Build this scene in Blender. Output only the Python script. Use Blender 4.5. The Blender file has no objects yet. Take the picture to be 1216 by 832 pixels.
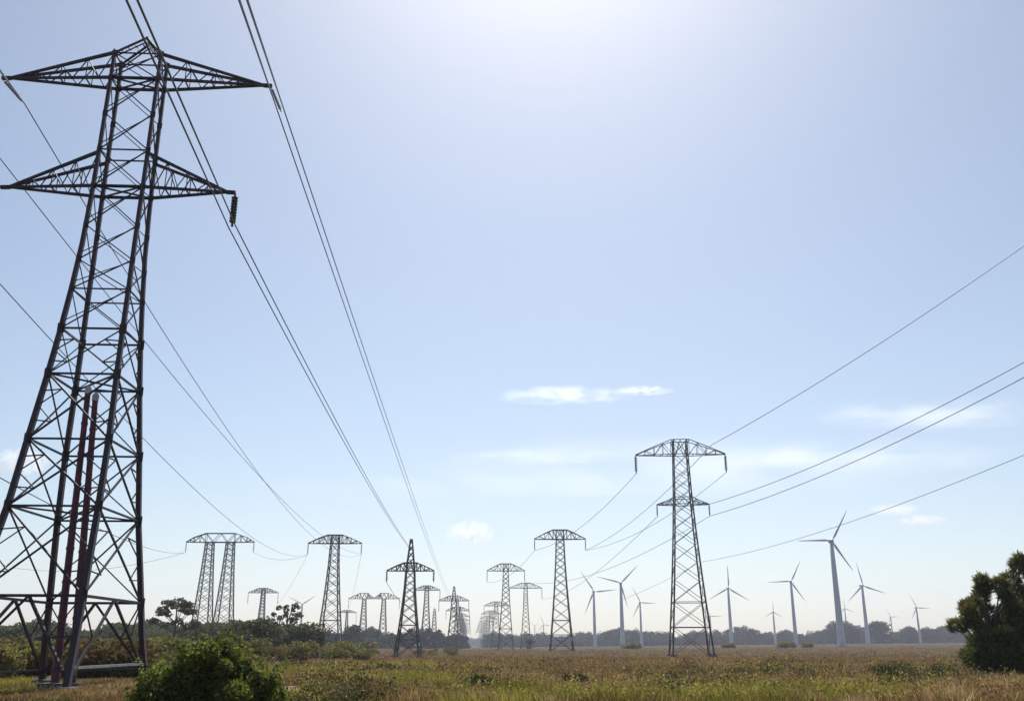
import bpy, math, random
import numpy as np
from mathutils import Vector, Matrix

random.seed(7)
rng = np.random.default_rng(11)
S = bpy.context.scene
COL = S.collection
R = math.radians

# ------------------------------------------------------------------ camera
CAM_H = 1.7
FPX = 1100.0                      # focal length in pixels of a 1216 px wide picture
PITCH = math.atan(350.0 / FPX)
cam = bpy.data.cameras.new('camera')
cam.sensor_width = 36.0
cam.lens = 36.0 * FPX / 1216.0
cam.clip_start = 0.1
cam.clip_end = 30000
camo = bpy.data.objects.new('camera', cam)
COL.objects.link(camo)
camo.location = (0, 0, CAM_H)
camo.rotation_euler = (math.pi / 2 + PITCH, 0, 0)
S.camera = camo

# ------------------------------------------------------------------ light
SUN_EL, SUN_AZ = R(51.5), R(3)      # ahead of the camera, a little to the right, above the frame
w = bpy.data.worlds.new('World')
S.world = w
w.use_nodes = True
nt = w.node_tree
nt.nodes.clear()
sky = nt.nodes.new('ShaderNodeTexSky')
sky.sky_type = 'NISHITA'
sky.sun_disc = False
sky.sun_elevation = SUN_EL
sky.sun_rotation = SUN_AZ
sky.air_density = 1.0
sky.dust_density = 0.9
sky.ozone_density = 0.6
bg = nt.nodes.new('ShaderNodeBackground')
bg.inputs['Strength'].default_value = 0.095
out = nt.nodes.new('ShaderNodeOutputWorld')
hs = nt.nodes.new('ShaderNodeHueSaturation')       # hazy summer air: a paler blue
hs.inputs['Saturation'].default_value = 0.92
mx = nt.nodes.new('ShaderNodeMix'); mx.data_type = 'RGBA'; mx.blend_type = 'MULTIPLY'
mx.inputs[0].default_value = 1.0
mx.inputs[7].default_value = (0.945, 0.985, 0.995, 1)
nt.links.new(sky.outputs[0], hs.inputs['Color'])
nt.links.new(hs.outputs[0], mx.inputs[6])
nt.links.new(mx.outputs[2], bg.inputs[0])
nt.links.new(bg.outputs[0], out.inputs[0])
sl = bpy.data.lights.new('sun', 'SUN')
sl.energy = 5.0
sl.angle = R(0.53)
sl.color = (1.0, 0.965, 0.91)
so = bpy.data.objects.new('sun', sl)
COL.objects.link(so)
sd = Vector((math.sin(SUN_AZ) * math.cos(SUN_EL), math.cos(SUN_AZ) * math.cos(SUN_EL), math.sin(SUN_EL)))
so.rotation_euler = sd.to_track_quat('Z', 'Y').to_euler()
S.view_settings.view_transform = 'Standard'
S.view_settings.look = 'None'
S.view_settings.exposure = 0.24
S.view_settings.gamma = 1.0
S.view_settings.use_curve_mapping = False
S.cycles.volume_bounces = 2
S.cycles.max_bounces = 6
S.cycles.transparent_max_bounces = 16
HAZE = 0.00019

# ------------------------------------------------------------------ helpers
CT, ST = math.cos(PITCH), math.sin(PITCH)
def ray(px, py):
    dx, dy = (px - 608) / FPX, (416 - py) / FPX
    return dx, CT - ST * dy, ST + CT * dy
def at(px, py, Y):
    """the point at distance Y that a pixel of the photograph looks at"""
    x, y, z = ray(px, py)
    return Vector((x / y * Y, Y, CAM_H + z / y * Y))
def sstep(a, b, v):
    t = np.clip((v - a) / (b - a), 0, 1)
    return t * t * (3 - 2 * t)
def gz(x, y):
    """height of the ground"""
    x = np.asarray(x, float); y = np.asarray(y, float)
    rise = 0.0095 * np.clip(x, 0, 700) * sstep(60, 600, y)
    dip = -0.5 * np.exp(-((y - 190) / 70.0) ** 2)
    und = 0.10 * np.sin(x * 0.21 + 1.3) * np.sin(y * 0.13) + 0.07 * np.sin(x * 0.07 + y * 0.05) + 0.04 * np.sin(x * 0.9 + y * .4)
    near = sstep(5, 30, np.hypot(x, y)) * (1 - sstep(500, 900, y))
    return rise + dip + und * near
def ground_x(px, Y):
    z = float(gz((px - 608) / FPX * .953 * Y, Y))
    return (px - 608) / FPX * (CT * Y + ST * (z - CAM_H))

def mat(name, col, rough=0.6, metal=0.0, var=0.0, scale=3.0, bump=0.0, col2=None, transl=0.0, island=0.0, spec=0.5, attr=None):
    m = bpy.data.materials.new(name)
    m.use_nodes = True
    n = m.node_tree.nodes; L = m.node_tree.links
    n.clear()
    o = n.new('ShaderNodeOutputMaterial')
    b = n.new('ShaderNodeBsdfPrincipled')
    b.inputs['Roughness'].default_value = rough
    b.inputs['Metallic'].default_value = metal
    b.inputs['Specular IOR Level'].default_value = spec
    tc = n.new('ShaderNodeTexCoord')
    nz = n.new('ShaderNodeTexNoise')
    nz.inputs['Scale'].default_value = scale
    nz.inputs['Detail'].default_value = 6
    L.new(tc.outputs['Object'], nz.inputs['Vector'])
    if attr:
        a = n.new('ShaderNodeAttribute'); a.attribute_name = attr
        base = a.outputs['Color']
    else:
        mx = n.new('ShaderNodeMix'); mx.data_type = 'RGBA'
        mx.inputs[6].default_value = (*col, 1)
        mx.inputs[7].default_value = (*(col2 or tuple(c * (1 - var) for c in col)), 1)
        rp = n.new('ShaderNodeValToRGB')
        rp.color_ramp.elements[0].position = 0.35; rp.color_ramp.elements[1].position = 0.68
        L.new(nz.outputs['Fac'], rp.inputs[0])
        L.new(rp.outputs[0], mx.inputs[0])
        base = mx.outputs[2]
    if island:
        g = n.new('ShaderNodeNewGeometry')
        mr = n.new('ShaderNodeMapRange')
        mr.inputs[3].default_value = 1 - island; mr.inputs[4].default_value = 1 + island
        L.new(g.outputs['Random Per Island'], mr.inputs[0])
        hs = n.new('ShaderNodeHueSaturation')
        L.new(mr.outputs[0], hs.inputs['Value'])
        L.new(base, hs.inputs['Color'])
        base = hs.outputs[0]
    L.new(base, b.inputs['Base Color'])
    if bump:
        bp = n.new('ShaderNodeBump'); bp.inputs['Strength'].default_value = bump
        L.new(nz.outputs['Fac'], bp.inputs['Height'])
        L.new(bp.outputs[0], b.inputs['Normal'])
    if transl:
        t = n.new('ShaderNodeBsdfTranslucent')
        L.new(base, t.inputs['Color'])
        ms = n.new('ShaderNodeMixShader'); ms.inputs[0].default_value = transl
        L.new(b.outputs[0], ms.inputs[1]); L.new(t.outputs[0], ms.inputs[2])
        L.new(ms.outputs[0], o.inputs['Surface'])
    else:
        L.new(b.outputs[0], o.inputs['Surface'])
    return m

M = dict(
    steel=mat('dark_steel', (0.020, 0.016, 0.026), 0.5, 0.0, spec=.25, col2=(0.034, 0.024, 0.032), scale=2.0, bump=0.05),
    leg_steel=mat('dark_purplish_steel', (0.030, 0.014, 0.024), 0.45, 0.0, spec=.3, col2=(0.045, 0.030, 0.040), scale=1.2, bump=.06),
    rust=mat('red_oxide_steel', (0.17, 0.018, 0.034), 0.45, 0.0, spec=.3, col2=(0.04, 0.016, 0.024), scale=2.5, bump=0.08),
    galv=mat('galvanised_steel', (0.060, 0.062, 0.068), 0.55, 0.1, spec=.3, col2=(0.038, 0.039, 0.043), scale=0.6),
    insul=mat('brown_porcelain', (0.045, 0.028, 0.026), 0.2, 0.0, var=.3, scale=8),
    cable=mat('weathered_cable', (0.045, 0.046, 0.052), 0.55, 0.1, var=.2, scale=.5),
    white=mat('white_turbine_paint', (0.58, 0.61, 0.67), 0.45, 0.0, col2=(0.48, 0.51, 0.58), scale=.15),
    conc=mat('grey_concrete', (0.12, 0.112, 0.125), 0.9, 0.0, col2=(0.06, 0.056, 0.064), scale=4, bump=.3),
    cap=mat('pale_fitting', (0.6, 0.58, 0.56), 0.5, 0.0, var=.3),
    zinc=mat('pale_zinc_bar', (0.36, 0.36, 0.37), 0.5, 0.3, var=.3),
    bark=mat('grey_brown_bark', (0.085, 0.068, 0.055), 0.9, 0.0, var=.5, scale=5, bump=.4),
    wood_far=mat('far_tree_leaves', (0.030, 0.042, 0.030), 0.8, transl=.2, col2=(0.045, 0.050, 0.03), scale=.08, island=.35, spec=.1),
    tree_leaf=mat('tree_leaves', (0.065, 0.078, 0.028), 0.7, transl=.45, col2=(0.10, 0.10, 0.035), scale=.5, island=.4, spec=.15),
    scrub=mat('olive_scrub_leaves', (0.15, 0.16, 0.04), 0.75, transl=.55, col2=(0.18, 0.135, 0.045), scale=.35, island=.4, spec=.15),
    scrub_dry=mat('dry_scrub_leaves', (0.18, 0.115, 0.04), 0.75, transl=.3, col2=(0.085, 0.08, 0.03), scale=.5, island=.4, spec=.1),
    weed=mat('dark_weed_leaves', (0.05, 0.066, 0.024), 0.75, transl=.3, col2=(0.07, 0.075, 0.03), scale=.8, island=.4, spec=.15),
    bush=mat('bright_bush_leaves', (0.17, 0.19, 0.028), 0.55, transl=.55, col2=(0.08, 0.11, 0.022), scale=2.2, island=.65, spec=.12),
    needle=mat('feathery_needles', (0.05, 0.05, 0.05), 0.7, transl=.45, island=.35, spec=.15, attr='col'),
    grass=mat('field_grass', (0.1, 0.1, 0.1), 0.8, transl=.35, island=.3, spec=.1, attr='col'),
)

def link_mesh(name, me, m, parent=None):
    if m is not None and not me.materials:
        me.materials.append(m)
    o = bpy.data.objects.new(name, me)
    COL.objects.link(o)
    if parent is not None:
        o.parent = parent
    return o
def np_mesh(name, V, F, col=None, smooth=False):
    """V (n,3), F (m,k) with a fixed k"""
    V = np.ascontiguousarray(V, dtype=np.float32); F = np.ascontiguousarray(F, dtype=np.int32)
    k = F.shape[1]
    me = bpy.data.meshes.new(name)
    me.vertices.add(len(V)); me.vertices.foreach_set('co', V.ravel())
    me.loops.add(F.size); me.loops.foreach_set('vertex_index', F.ravel())
    me.polygons.add(len(F))
    me.polygons.foreach_set('loop_start', np.arange(0, F.size, k, dtype=np.int32))
    me.polygons.foreach_set('loop_total', np.full(len(F), k, dtype=np.int32))
    if smooth:
        me.polygons.foreach_set('use_smooth', np.ones(len(F), bool))
    me.update(calc_edges=True)
    if col is not None:
        a = me.color_attributes.new('col', 'FLOAT_COLOR', 'POINT')
        c = np.ones((len(V), 4), np.float32); c[:, :3] = col
        a.data.foreach_set('color', c.ravel())
    return me

class MB:
    """collects bars, boxes and lathed pieces of one mesh"""
    def __init__(s): s.v = []; s.f = []
    def bar(s, p, q, wid, wid2=None, ext=0.0):
        p = Vector(p); q = Vector(q)
        d = q - p
        if d.length < 1e-5: return
        d.normalize()
        p = p - d * ext; q = q + d * ext
        up = Vector((0, 0, 1)) if abs(d.z) < 0.9 else Vector((0, 1, 0))
        a = d.cross(up).normalized(); b = a.cross(d)
        i = len(s.v)
        for c, ww in ((p, wid), (q, wid2 or wid)):
            h = ww / 2
            for sx, sy in ((-1, -1), (1, -1), (1, 1), (-1, 1)):
                s.v.append(c + a * sx * h + b * sy * h)
        s.f += [(i, i+1, i+2, i+3)[::-1], (i+4, i+5, i+6, i+7)]
        for k in range(4):
            l = (k + 1) % 4
            s.f.append((i + k, i + l, i + 4 + l, i + 4 + k))
    def angle(s, p, q, wid, inward):
        """an angle-iron bar: two thin flanges meeting at the outer edge"""
        p = Vector(p); q = Vector(q); d = (q - p).normalized()
        n1 = Vector((inward[0], 0, 0)); n2 = Vector((0, inward[1], 0))
        t = wid * .16
        for fl, th in ((n1, n2), (n2, n1)):
            i = len(s.v)
            for c in (p, q):
                for u, v in ((0, 0), (wid, 0), (wid, t), (0, t)):
                    s.v.append(c + fl * u + th * (v if fl is n1 else v - 0.002))
            s.f += [(i, i+1, i+2, i+3), (i+7, i+6, i+5, i+4)]
            for k in range(4):
                l = (k + 1) % 4
                s.f.append((i + k, i + 4 + k, i + 4 + l, i + l))
    def box(s, c, size):
        cx, cy, cz = c; x, y, z = (k / 2 for k in size)
        i = len(s.v)
        for sz in (-1, 1):
            for sx, sy in ((-1, -1), (1, -1), (1, 1), (-1, 1)):
                s.v.append(Vector((cx + sx * x, cy + sy * y, cz + sz * z)))
        s.f += [(i+3, i+2, i+1, i), (i+4, i+5, i+6, i+7)]
        for k in range(4):
            l = (k + 1) % 4
            s.f.append((i + k, i + l, i + 4 + l, i + 4 + k))
    def tube(s, pts, rads, n=6, cap=True):
        pts = [Vector(p) for p in pts]
        if not hasattr(rads, '__len__'): rads = [rads] * len(pts)
        i0 = len(s.v)
        ref = None
        for k, p in enumerate(pts):
            d = (pts[min(k + 1, len(pts) - 1)] - pts[max(k - 1, 0)])
            if d.length < 1e-7: d = Vector((0, 0, 1))
            d.normalize()
            if ref is None:
                ref = Vector((1, 0, 0)) if abs(d.x) < .8 else Vector((0, 1, 0))
            a = (ref - d * ref.dot(d)).normalized(); ref = a
            b = d.cross(a)
            for j in range(n):
                t = 2 * math.pi * j / n
                s.v.append(p + (a * math.cos(t) + b * math.sin(t)) * rads[k])
        for k in range(len(pts) - 1):
            for j in range(n):
                l = (j + 1) % n
                s.f.append((i0 + k*n + j, i0 + k*n + l, i0 + (k+1)*n + l, i0 + (k+1)*n + j))
        if cap:
            s.f.append(tuple(i0 + j for j in range(n))[::-1])
            s.f.append(tuple(i0 + (len(pts)-1)*n + j for j in range(n)))
    def mesh(s, name, smooth=False):
        me = bpy.data.meshes.new(name)
        me.from_pydata([tuple(v) for v in s.v], [], s.f)
        if smooth:
            me.polygons.foreach_set('use_smooth', [True] * len(me.polygons))
        me.update()
        return me
    def build(s, name, m, parent=None, smooth=False):
        return link_mesh(name, s.mesh(name, smooth), m, parent)

def tag(o, label=None, cat=None, group=None, kind=None):
    if label: o['label'] = label
    if cat: o['category'] = cat
    if group: o['group'] = group
    if kind: o['kind'] = kind
    return o
def thing(name, label, cat, loc, rz=0.0, group=None):
    o = bpy.data.objects.new(name, None)
    o.empty_display_size = .5
    COL.objects.link(o)
    o.location = loc; o.rotation_euler = (0, 0, rz)
    return tag(o, label, cat, group)
def dup(root, loc, rz=0.0, label=None, group=None, scale=1.0):
    r = root.copy(); COL.objects.link(r)
    r.location = loc; r.rotation_euler = (0, 0, rz); r.scale = (scale,) * 3
    if label: r['label'] = label
    if group: r['group'] = group
    for ch in list(root.children):
        c = ch.copy(); COL.objects.link(c); c.parent = r
        for g in list(ch.children):
            d = g.copy(); COL.objects.link(d); d.parent = c
    return r

# ------------------------------------------------------------------ ground
def build_ground():
    ys = np.concatenate([np.linspace(-300, -10, 30), np.linspace(-8, 120, 129), np.geomspace(122, 3400, 120)])
    xs = np.concatenate([-np.geomspace(3300, 82, 50), np.linspace(-80, 80, 121), np.geomspace(82, 3300, 50)])
    X, Y = np.meshgrid(xs, ys)
    V = np.stack([X, Y, gz(X, Y)], -1).reshape(-1, 3)
    nx = len(xs)
    I = np.arange(len(ys) - 1)[:, None] * nx + np.arange(nx - 1)[None]
    F = np.stack([I, I + 1, I + nx + 1, I + nx], -1).reshape(-1, 4)
    me = np_mesh('ground', V, F, smooth=True)
    m = bpy.data.materials.new('dry_field_soil')
    m.use_nodes = True
    n = m.node_tree.nodes; L = m.node_tree.links
    b = n['Principled BSDF']
    b.inputs['Roughness'].default_value = 1.0
    b.inputs['Specular IOR Level'].default_value = 0.1
    tc = n.new('ShaderNodeTexCoord')
    def noise(scale, det=5):
        z = n.new('ShaderNodeTexNoise'); z.inputs['Scale'].default_value = scale; z.inputs['Detail'].default_value = det
        L.new(tc.outputs['Object'], z.inputs['Vector']); return z.outputs['Fac']
    def ramp(f, a, b_):
        r = n.new('ShaderNodeMapRange'); r.inputs[1].default_value = a; r.inputs[2].default_value = b_
        L.new(f, r.inputs[0]); return r.outputs[0]
    def mix(f, a, b_):
        x = n.new('ShaderNodeMix'); x.data_type = 'RGBA'
        L.new(f, x.inputs[0])
        for s_, v in ((6, a), (7, b_)):
            if isinstance(v, tuple): x.inputs[s_].default_value = (*v, 1)
            else: L.new(v, x.inputs[s_])
        return x.outputs[2]
    c = mix(ramp(noise(.035), .42, .6), (0.080, 0.043, 0.020), (0.068, 0.053, 0.020))
    c = mix(ramp(noise(.5), .4, .65), c, (0.050, 0.032, 0.016))
    c = mix(ramp(noise(6, 8), .5, .8), c, (0.105, 0.066, 0.032))
    L.new(c, b.inputs['Base Color'])
    bp = n.new('ShaderNodeBump'); bp.inputs['Strength'].default_value = .6; bp.inputs['Distance'].default_value = .15
    L.new(noise(3, 8), bp.inputs['Height']); L.new(bp.outputs[0], b.inputs['Normal'])
    tag(link_mesh('ground', me, m), kind='structure')
build_ground()

def sand_patch(name, cx, cy, rx, ry):
    """bare sandy soil showing through the grass: a thin irregular sheet just above the ground"""
    n = 48
    V = [(cx, cy, float(gz(cx, cy)) + .02)]; F = []
    for ring, fr in enumerate((.45, .8, 1.0)):
        for k in range(n):
            a = 2 * math.pi * k / n
            j = 1 + .22 * math.sin(3 * a + cx) + .13 * math.sin(7 * a + 1) + .06 * math.sin(13 * a)
            x = cx + rx * fr * j * math.cos(a); y = cy + ry * fr * j * math.sin(a)
            V.append((x, y, float(gz(x, y)) + (.02 if ring < 2 else .004)))
    for k in range(n):
        l = (k + 1) % n
        F.append((0, 1 + k, 1 + l))
        for r_ in (0, 1):
            F.append((1 + r_*n + k, 1 + (r_+1)*n + k, 1 + (r_+1)*n + l, 1 + r_*n + l))
    me = bpy.data.meshes.new(name); me.from_pydata(V, [], F); me.update()
    if 'sand' not in M:
        M['sand'] = mat('pale_sandy_soil', (0.30, 0.23, 0.16), 1.0, col2=(0.17, 0.12, 0.075), scale=1.3, bump=.4, spec=.1)
    o = link_mesh(name, me, M['sand']); tag(o, kind='structure')
sand_patch('path', -7.0, 37.0, 4.0, 3.2)
sand_patch('path', -22.5, 38.5, 3.2, 1.3)

# ------------------------------------------------------------------ haze
hb = MB()
hb.box((0, 1500, 95), (6900, 4000, 200))
hz = hb.mesh('haze')
hm = bpy.data.materials.new('pale_haze'); hm.use_nodes = True
hn = hm.node_tree.nodes; hn.clear()
ho = hn.new('ShaderNodeOutputMaterial'); hv = hn.new('ShaderNodeVolumePrincipled')
hv.inputs['Color'].default_value = (0.82, 0.86, 1.0, 1)
hv.inputs['Density'].default_value = HAZE
hv.inputs['Anisotropy'].default_value = 0.35
hm.node_tree.links.new(hv.outputs[0], ho.inputs['Volume'])
tag(link_mesh('haze', hz, hm), kind='stuff')

# ------------------------------------------------------------------ clouds
def cloud(label, px, py, Y, wpx, hpx, dens, puff=1.0, depth=1.0):
    c = at(px, py, Y); c2 = at(px + wpx, py, Y); c3 = at(px, py - hpx, Y)
    sx = (c2 - c).length; sz = (c3 - c).length
    import bmesh
    bm = bmesh.new()
    bmesh.ops.create_icosphere(bm, subdivisions=4, radius=1)
    for v in bm.verts:
        d = v.co.copy()
        k = 1 + .12 * math.sin(5 * d.x + px) * math.sin(4 * d.y + 2) + .1 * math.sin(9 * d.x + 3 * d.z + py)
        z = d.z * k
        if z < 0: z *= .55
        v.co = (d.x * sx * k, d.y * sx * .5 * depth * k, z * sz)
    me = bpy.data.meshes.new('cloud'); bm.to_mesh(me); bm.free()
    m = bpy.data.materials.new('cloud_vapour'); m.use_nodes = True
    n = m.node_tree.nodes; L = m.node_tree.links; n.clear()
    o = n.new('ShaderNodeOutputMaterial'); v = n.new('ShaderNodeVolumePrincipled')
    v.inputs['Color'].default_value = (1, 1, 1, 1); v.inputs['Anisotropy'].default_value = .72
    tc = n.new('ShaderNodeTexCoord')
    mp = n.new('ShaderNodeMapping'); mp.inputs['Scale'].default_value = (1 / sx, 1 / (sx * .5 * depth), 1 / sz)
    L.new(tc.outputs['Object'], mp.inputs[0])
    ln = n.new('ShaderNodeVectorMath'); ln.operation = 'LENGTH'; L.new(mp.outputs[0], ln.inputs[0])
    fall = n.new('ShaderNodeMapRange'); fall.inputs[1].default_value = .95; fall.inputs[2].default_value = .1
    L.new(ln.outputs['Value'], fall.inputs[0])
    mp2 = n.new('ShaderNodeMapping')
    q = 3.6 / sx * puff
    mp2.inputs['Scale'].default_value = (q, q, 1.3 / sz * puff ** .5); mp2.inputs['Location'].default_value = (px * .37, py * .21, 0)
    L.new(tc.outputs['Object'], mp2.inputs[0])
    nz = n.new('ShaderNodeTexNoise'); nz.inputs['Scale'].default_value = 1.0; nz.inputs['Detail'].default_value = 6
    L.new(mp2.outputs[0], nz.inputs['Vector'])
    nr = n.new('ShaderNodeMapRange'); nr.inputs[1].default_value = .40; nr.inputs[2].default_value = .62
    L.new(nz.outputs['Fac'], nr.inputs[0])
    mu = n.new('ShaderNodeMath'); mu.operation = 'MULTIPLY'; L.new(fall.outputs[0], mu.inputs[0]); L.new(nr.outputs[0], mu.inputs[1])
    m2 = n.new('ShaderNodeMath'); m2.operation = 'MULTIPLY'; m2.inputs[1].default_value = dens / (sx * .5 * depth)
    L.new(mu.outputs[0], m2.inputs[0]); L.new(m2.outputs[0], v.inputs['Density'])
    L.new(v.outputs[0], o.inputs['Volume'])
    ob = link_mesh('cloud', me, m); ob.location = c
    tag(ob, label, 'cloud')
cloud('long white cloud with tapering ends, the largest in the blue middle of the sky', 668, 470, 5000, 92, 9, 1.9, 1.1)
cloud('small white wisp just beside the end of the long white cloud', 764, 464, 5000, 42, 6, 1.6, 1.1)
cloud('compact white puff low in the sky above the pointed pylons', 558, 634, 7000, 34, 20, 3.4, 1.0)
cloud('cream white puff seen through the legs of the nearest pylon', 26, 550, 5000, 38, 22, 4.0, 1.3)
cloud('long flat pale streak of cloud crossed by two rising cables', 1120, 492, 5000, 180, 14, 1.5, .8)
cloud('broad thin veil of cloud beside the arms of the tall double-armed pylon', 800, 562, 6000, 330, 40, .9, .9)
cloud('thin cloud streak level with the top of the tall double-armed pylon', 640, 543, 6000, 130, 5, 1.5, .9)
cloud('thin pale band of cloud low behind the close pair of rising cables', 1010, 545, 6000, 230, 16, 1.3, .8)
cloud('long thin cloud line just below the veil, reaching across the gap between pylon lines', 520, 580, 7000, 260, 7, 1.0, .8)
cloud('small white cloud flake just above the tallest wind turbine', 1062, 606, 6000, 38, 10, 2.6, 1.4)
cloud('small white cloud flake between the tallest turbine and the feathery tree', 1096, 618, 6000, 34, 9, 2.8, 1.4)

# ------------------------------------------------------------------ pylons
def lerp(a, b, t): return a + (b - a) * t
def width_fn(prof):
    zs = [p[0] for p in prof]; wx = [p[1] for p in prof]; wy = [p[2] for p in prof]
    return lambda z: (float(np.interp(z, zs, wx)), float(np.interp(z, zs, wy)))
CORN = ((-1, -1), (1, -1), (1, 1), (-1, 1))
def corner(fn, z, c, ox=0.0):
    a, b = fn(z); return Vector((ox + c[0] * a, c[1] * b, z))
def levels_for(fn, z0, z1, k=1.25):
    out_ = [z0]; z = z0
    while True:
        z += fn(z)[0] * 2 * k * .8
        if z > z1 - fn(z1)[0] * .9: break
        out_.append(z)
    out_.append(z1); return out_
def lattice_body(root, fn, lv, legw, brw, ox=0.0, hor=(), legmat=None, sub=False):
    for c in CORN:
        b = MB()
        for z0, z1 in zip(lv[:-1], lv[1:]):
            b.bar(corner(fn, z0, c, ox), corner(fn, z1, c, ox), lerp(legw, legw * .7, z0 / lv[-1]), lerp(legw, legw * .7, z1 / lv[-1]), ext=.01)
        b.build('leg', legmat or M['galv'], root)
    b = MB()
    for i, (z0, z1) in enumerate(zip(lv[:-1], lv[1:])):
        for k in range(4):
            c, d = CORN[k], CORN[(k + 1) % 4]
            b.bar(corner(fn, z0, c, ox), corner(fn, z1, d, ox), brw)
            b.bar(corner(fn, z0, d, ox), corner(fn, z1, c, ox), brw)
            if i in hor or i == len(lv) - 2:
                b.bar(corner(fn, z1, c, ox), corner(fn, z1, d, ox), brw * 1.25)
    b.build('bracing', M['galv'], root)
def insulator(root, x, y, z, ln, rad, n=8, name='insulator', direction=None, m=None):
    b = MB()
    d = Vector(direction or (0, 0, -1)).normalized()
    p0 = Vector((x, y, z))
    pts, rr = [p0, p0 + d * ln * .1], [rad * .3, rad * .3]
    for k in range(n):
        t = .1 + .8 * k / n
        for dt, r_ in ((.0, .35), (.02, 1.0), (.055, .9), (.06, .35)):
            pts.append(p0 + d * ln * (t + dt)); rr.append(rad * r_)
    pts += [p0 + d * ln * .9, p0 + d * ln]; rr += [rad * .35, rad * .35]
    b.tube(pts, rr, 8)
    return b.build(name, m or M['insul'], root)
def hat_arm(root, z, half, prof, bw, bd, chw, brw, name='crossarm', inner=None):
    """arched truss crossarm: flat lower chords, upper chords along prof = [(share of half, height)] from the body out"""
    b = MB()
    def dep(x):
        f = min(1, max(0, (abs(x) - bw) / max(.01, half - bw)))
        return lerp(bd, .12, f)
    xs = []
    for sh, h in prof: xs.append((sh * half, h))
    for sy in (-1, 1):
        P = lambda x, h: Vector((x, sy * dep(x) , z + h))
        for sx in (-1, 1):
            kx = .64 if inner == sx else 1.0
            for (x0, h0), (x1, h1) in zip(xs[:-1], xs[1:]):
                x0, x1 = x0 * kx, x1 * kx
                b.bar(P(sx * x0, h0), P(sx * x1, h1), chw, ext=.02)
                n = 2
                for k in range(n):
                    xa, xb = lerp(x0, x1, k / n), lerp(x0, x1, (k + 1) / n)
                    ha, hb_ = lerp(h0, h1, k / n), lerp(h0, h1, (k + 1) / n)
                    b.bar(P(sx * xa, 0), P(sx * xa, ha), brw)
                    b.bar(P(sx * xa, ha), P(sx * xb, 0), brw) if k % 2 else b.bar(P(sx * xa, 0), P(sx * xb, hb_), brw)
            b.bar(P(0, 0), P(sx * half * kx, 0), chw, ext=.05)
        b.bar(P(-xs[0][0], xs[0][1]), P(xs[0][0], xs[0][1]), chw)
        nb = 4
        for k in range(nb):
            xa, xb = lerp(-xs[0][0], xs[0][0], k / nb), lerp(-xs[0][0], xs[0][0], (k + 1) / nb)
            b.bar(P(xa, 0 if k % 2 else xs[0][1]), P(xb, xs[0][1] if k % 2 else 0), brw)
    for sx in (-1, 1):
        if inner == sx: continue
        for sh in (.25, .4, .55, .7, .85):
            x = sx * sh * half
            b.bar((x, -dep(x), z), (x + sx * .07 * half, dep(x), z), brw)
        b.bar((sx * half, -.2, z), (sx * half, .2, z), chw * 1.2)
    return b.build(name, M['galv'], root)

HAT = [(.27, 1.0), (.60, .62), (1.0, .06)]
FLAT = [(.19, 1.0), (.58, .57), (1.0, .05)]
def conc(root, pts, s, h=.5):
    for p in pts:
        b = MB(); b.box((p[0], p[1], h / 2 - .4), (s, s, h + .8)); b.build('footing', M['conc'], root)
def hat_pylon(label, px, Y, py_top, span_px, base_px, py_arm=None, lower=None, peak_py=None, group=None, legw=.34, brw=.15,
              ins=1.0, rz=0.0, topw=None, hat=HAT, name='lattice_pylon'):
    x = ground_x(px, Y); z0 = float(gz(x, Y))
    root = thing(name, label, 'pylon', (x, Y, z0), rz, group)
    H = at(px, py_top, Y).z - z0
    mid = at(px, (py_top + 766) / 2, Y)
    k = (CT * Y + ST * mid.z) / FPX
    za = at(px, py_arm, Y).z - z0
    half = span_px * k / 2 * 1.02
    bw = base_px * k / 2
    tw = topw or bw * .34
    body_top = at(px, peak_py, Y).z - z0 if peak_py else za + (H - za)
    nodes = [(0, bw, bw)]
    for t in (.12, .25, .4, .6, .8):
        zz = za * t; v = tw + (bw - tw) * (1 - t) ** 1.45
        nodes.append((zz, v, v))
    nodes.append((za, tw, tw))
    nodes.append((body_top, tw * (.22 if peak_py else .95), tw * (.22 if peak_py else .95)))
    fn = width_fn(nodes)
    lv = levels_for(fn, 0, za, .86)
    first = len(lv) - 1
    lv += [za + (body_top - za) * q for q in ((.2, .4, .6, .8, 1) if peak_py else (1,))]
    lattice_body(root, fn, lv, legw, brw, hor=(1, 0, first - 1))
    rise = H - za
    hat_arm(root, za, half, [(s_, h_ * rise) for s_, h_ in hat], tw, tw, brw * 1.5, brw)
    ln = (13 * k) * ins
    tips = []
    for sx in (-1, 1):
        insulator(root, sx * half, 0, za, ln, .16 * ins + .06)
        tips.append((sx * half, za - ln))
    low = []
    if lower:
        py_l, span_l, rise_l = lower
        zl = at(px, py_l, Y).z - z0
        hl = span_l * k / 2
        wl = fn(zl)[0]
        hat_arm(root, zl, hl, [(wl / hl, rise_l * k), (.6, rise_l * k * .55), (1, rise_l * k * .06)], wl, wl, brw * 1.4, brw)
        for sx in (-1, 1):
            insulator(root, sx * hl, 0, zl, ln * .62, .2)
            low.append((sx * hl, zl - ln * .62))
    conc(root, [(c[0] * bw, c[1] * bw) for c in CORN], .9, .35)
    W = lambda q: Vector((x + q[0] * math.cos(rz), Y + q[0] * math.sin(rz), z0 + q[1]))
    return root, [W(t) for t in tips], [W(t) for t in low]

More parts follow.
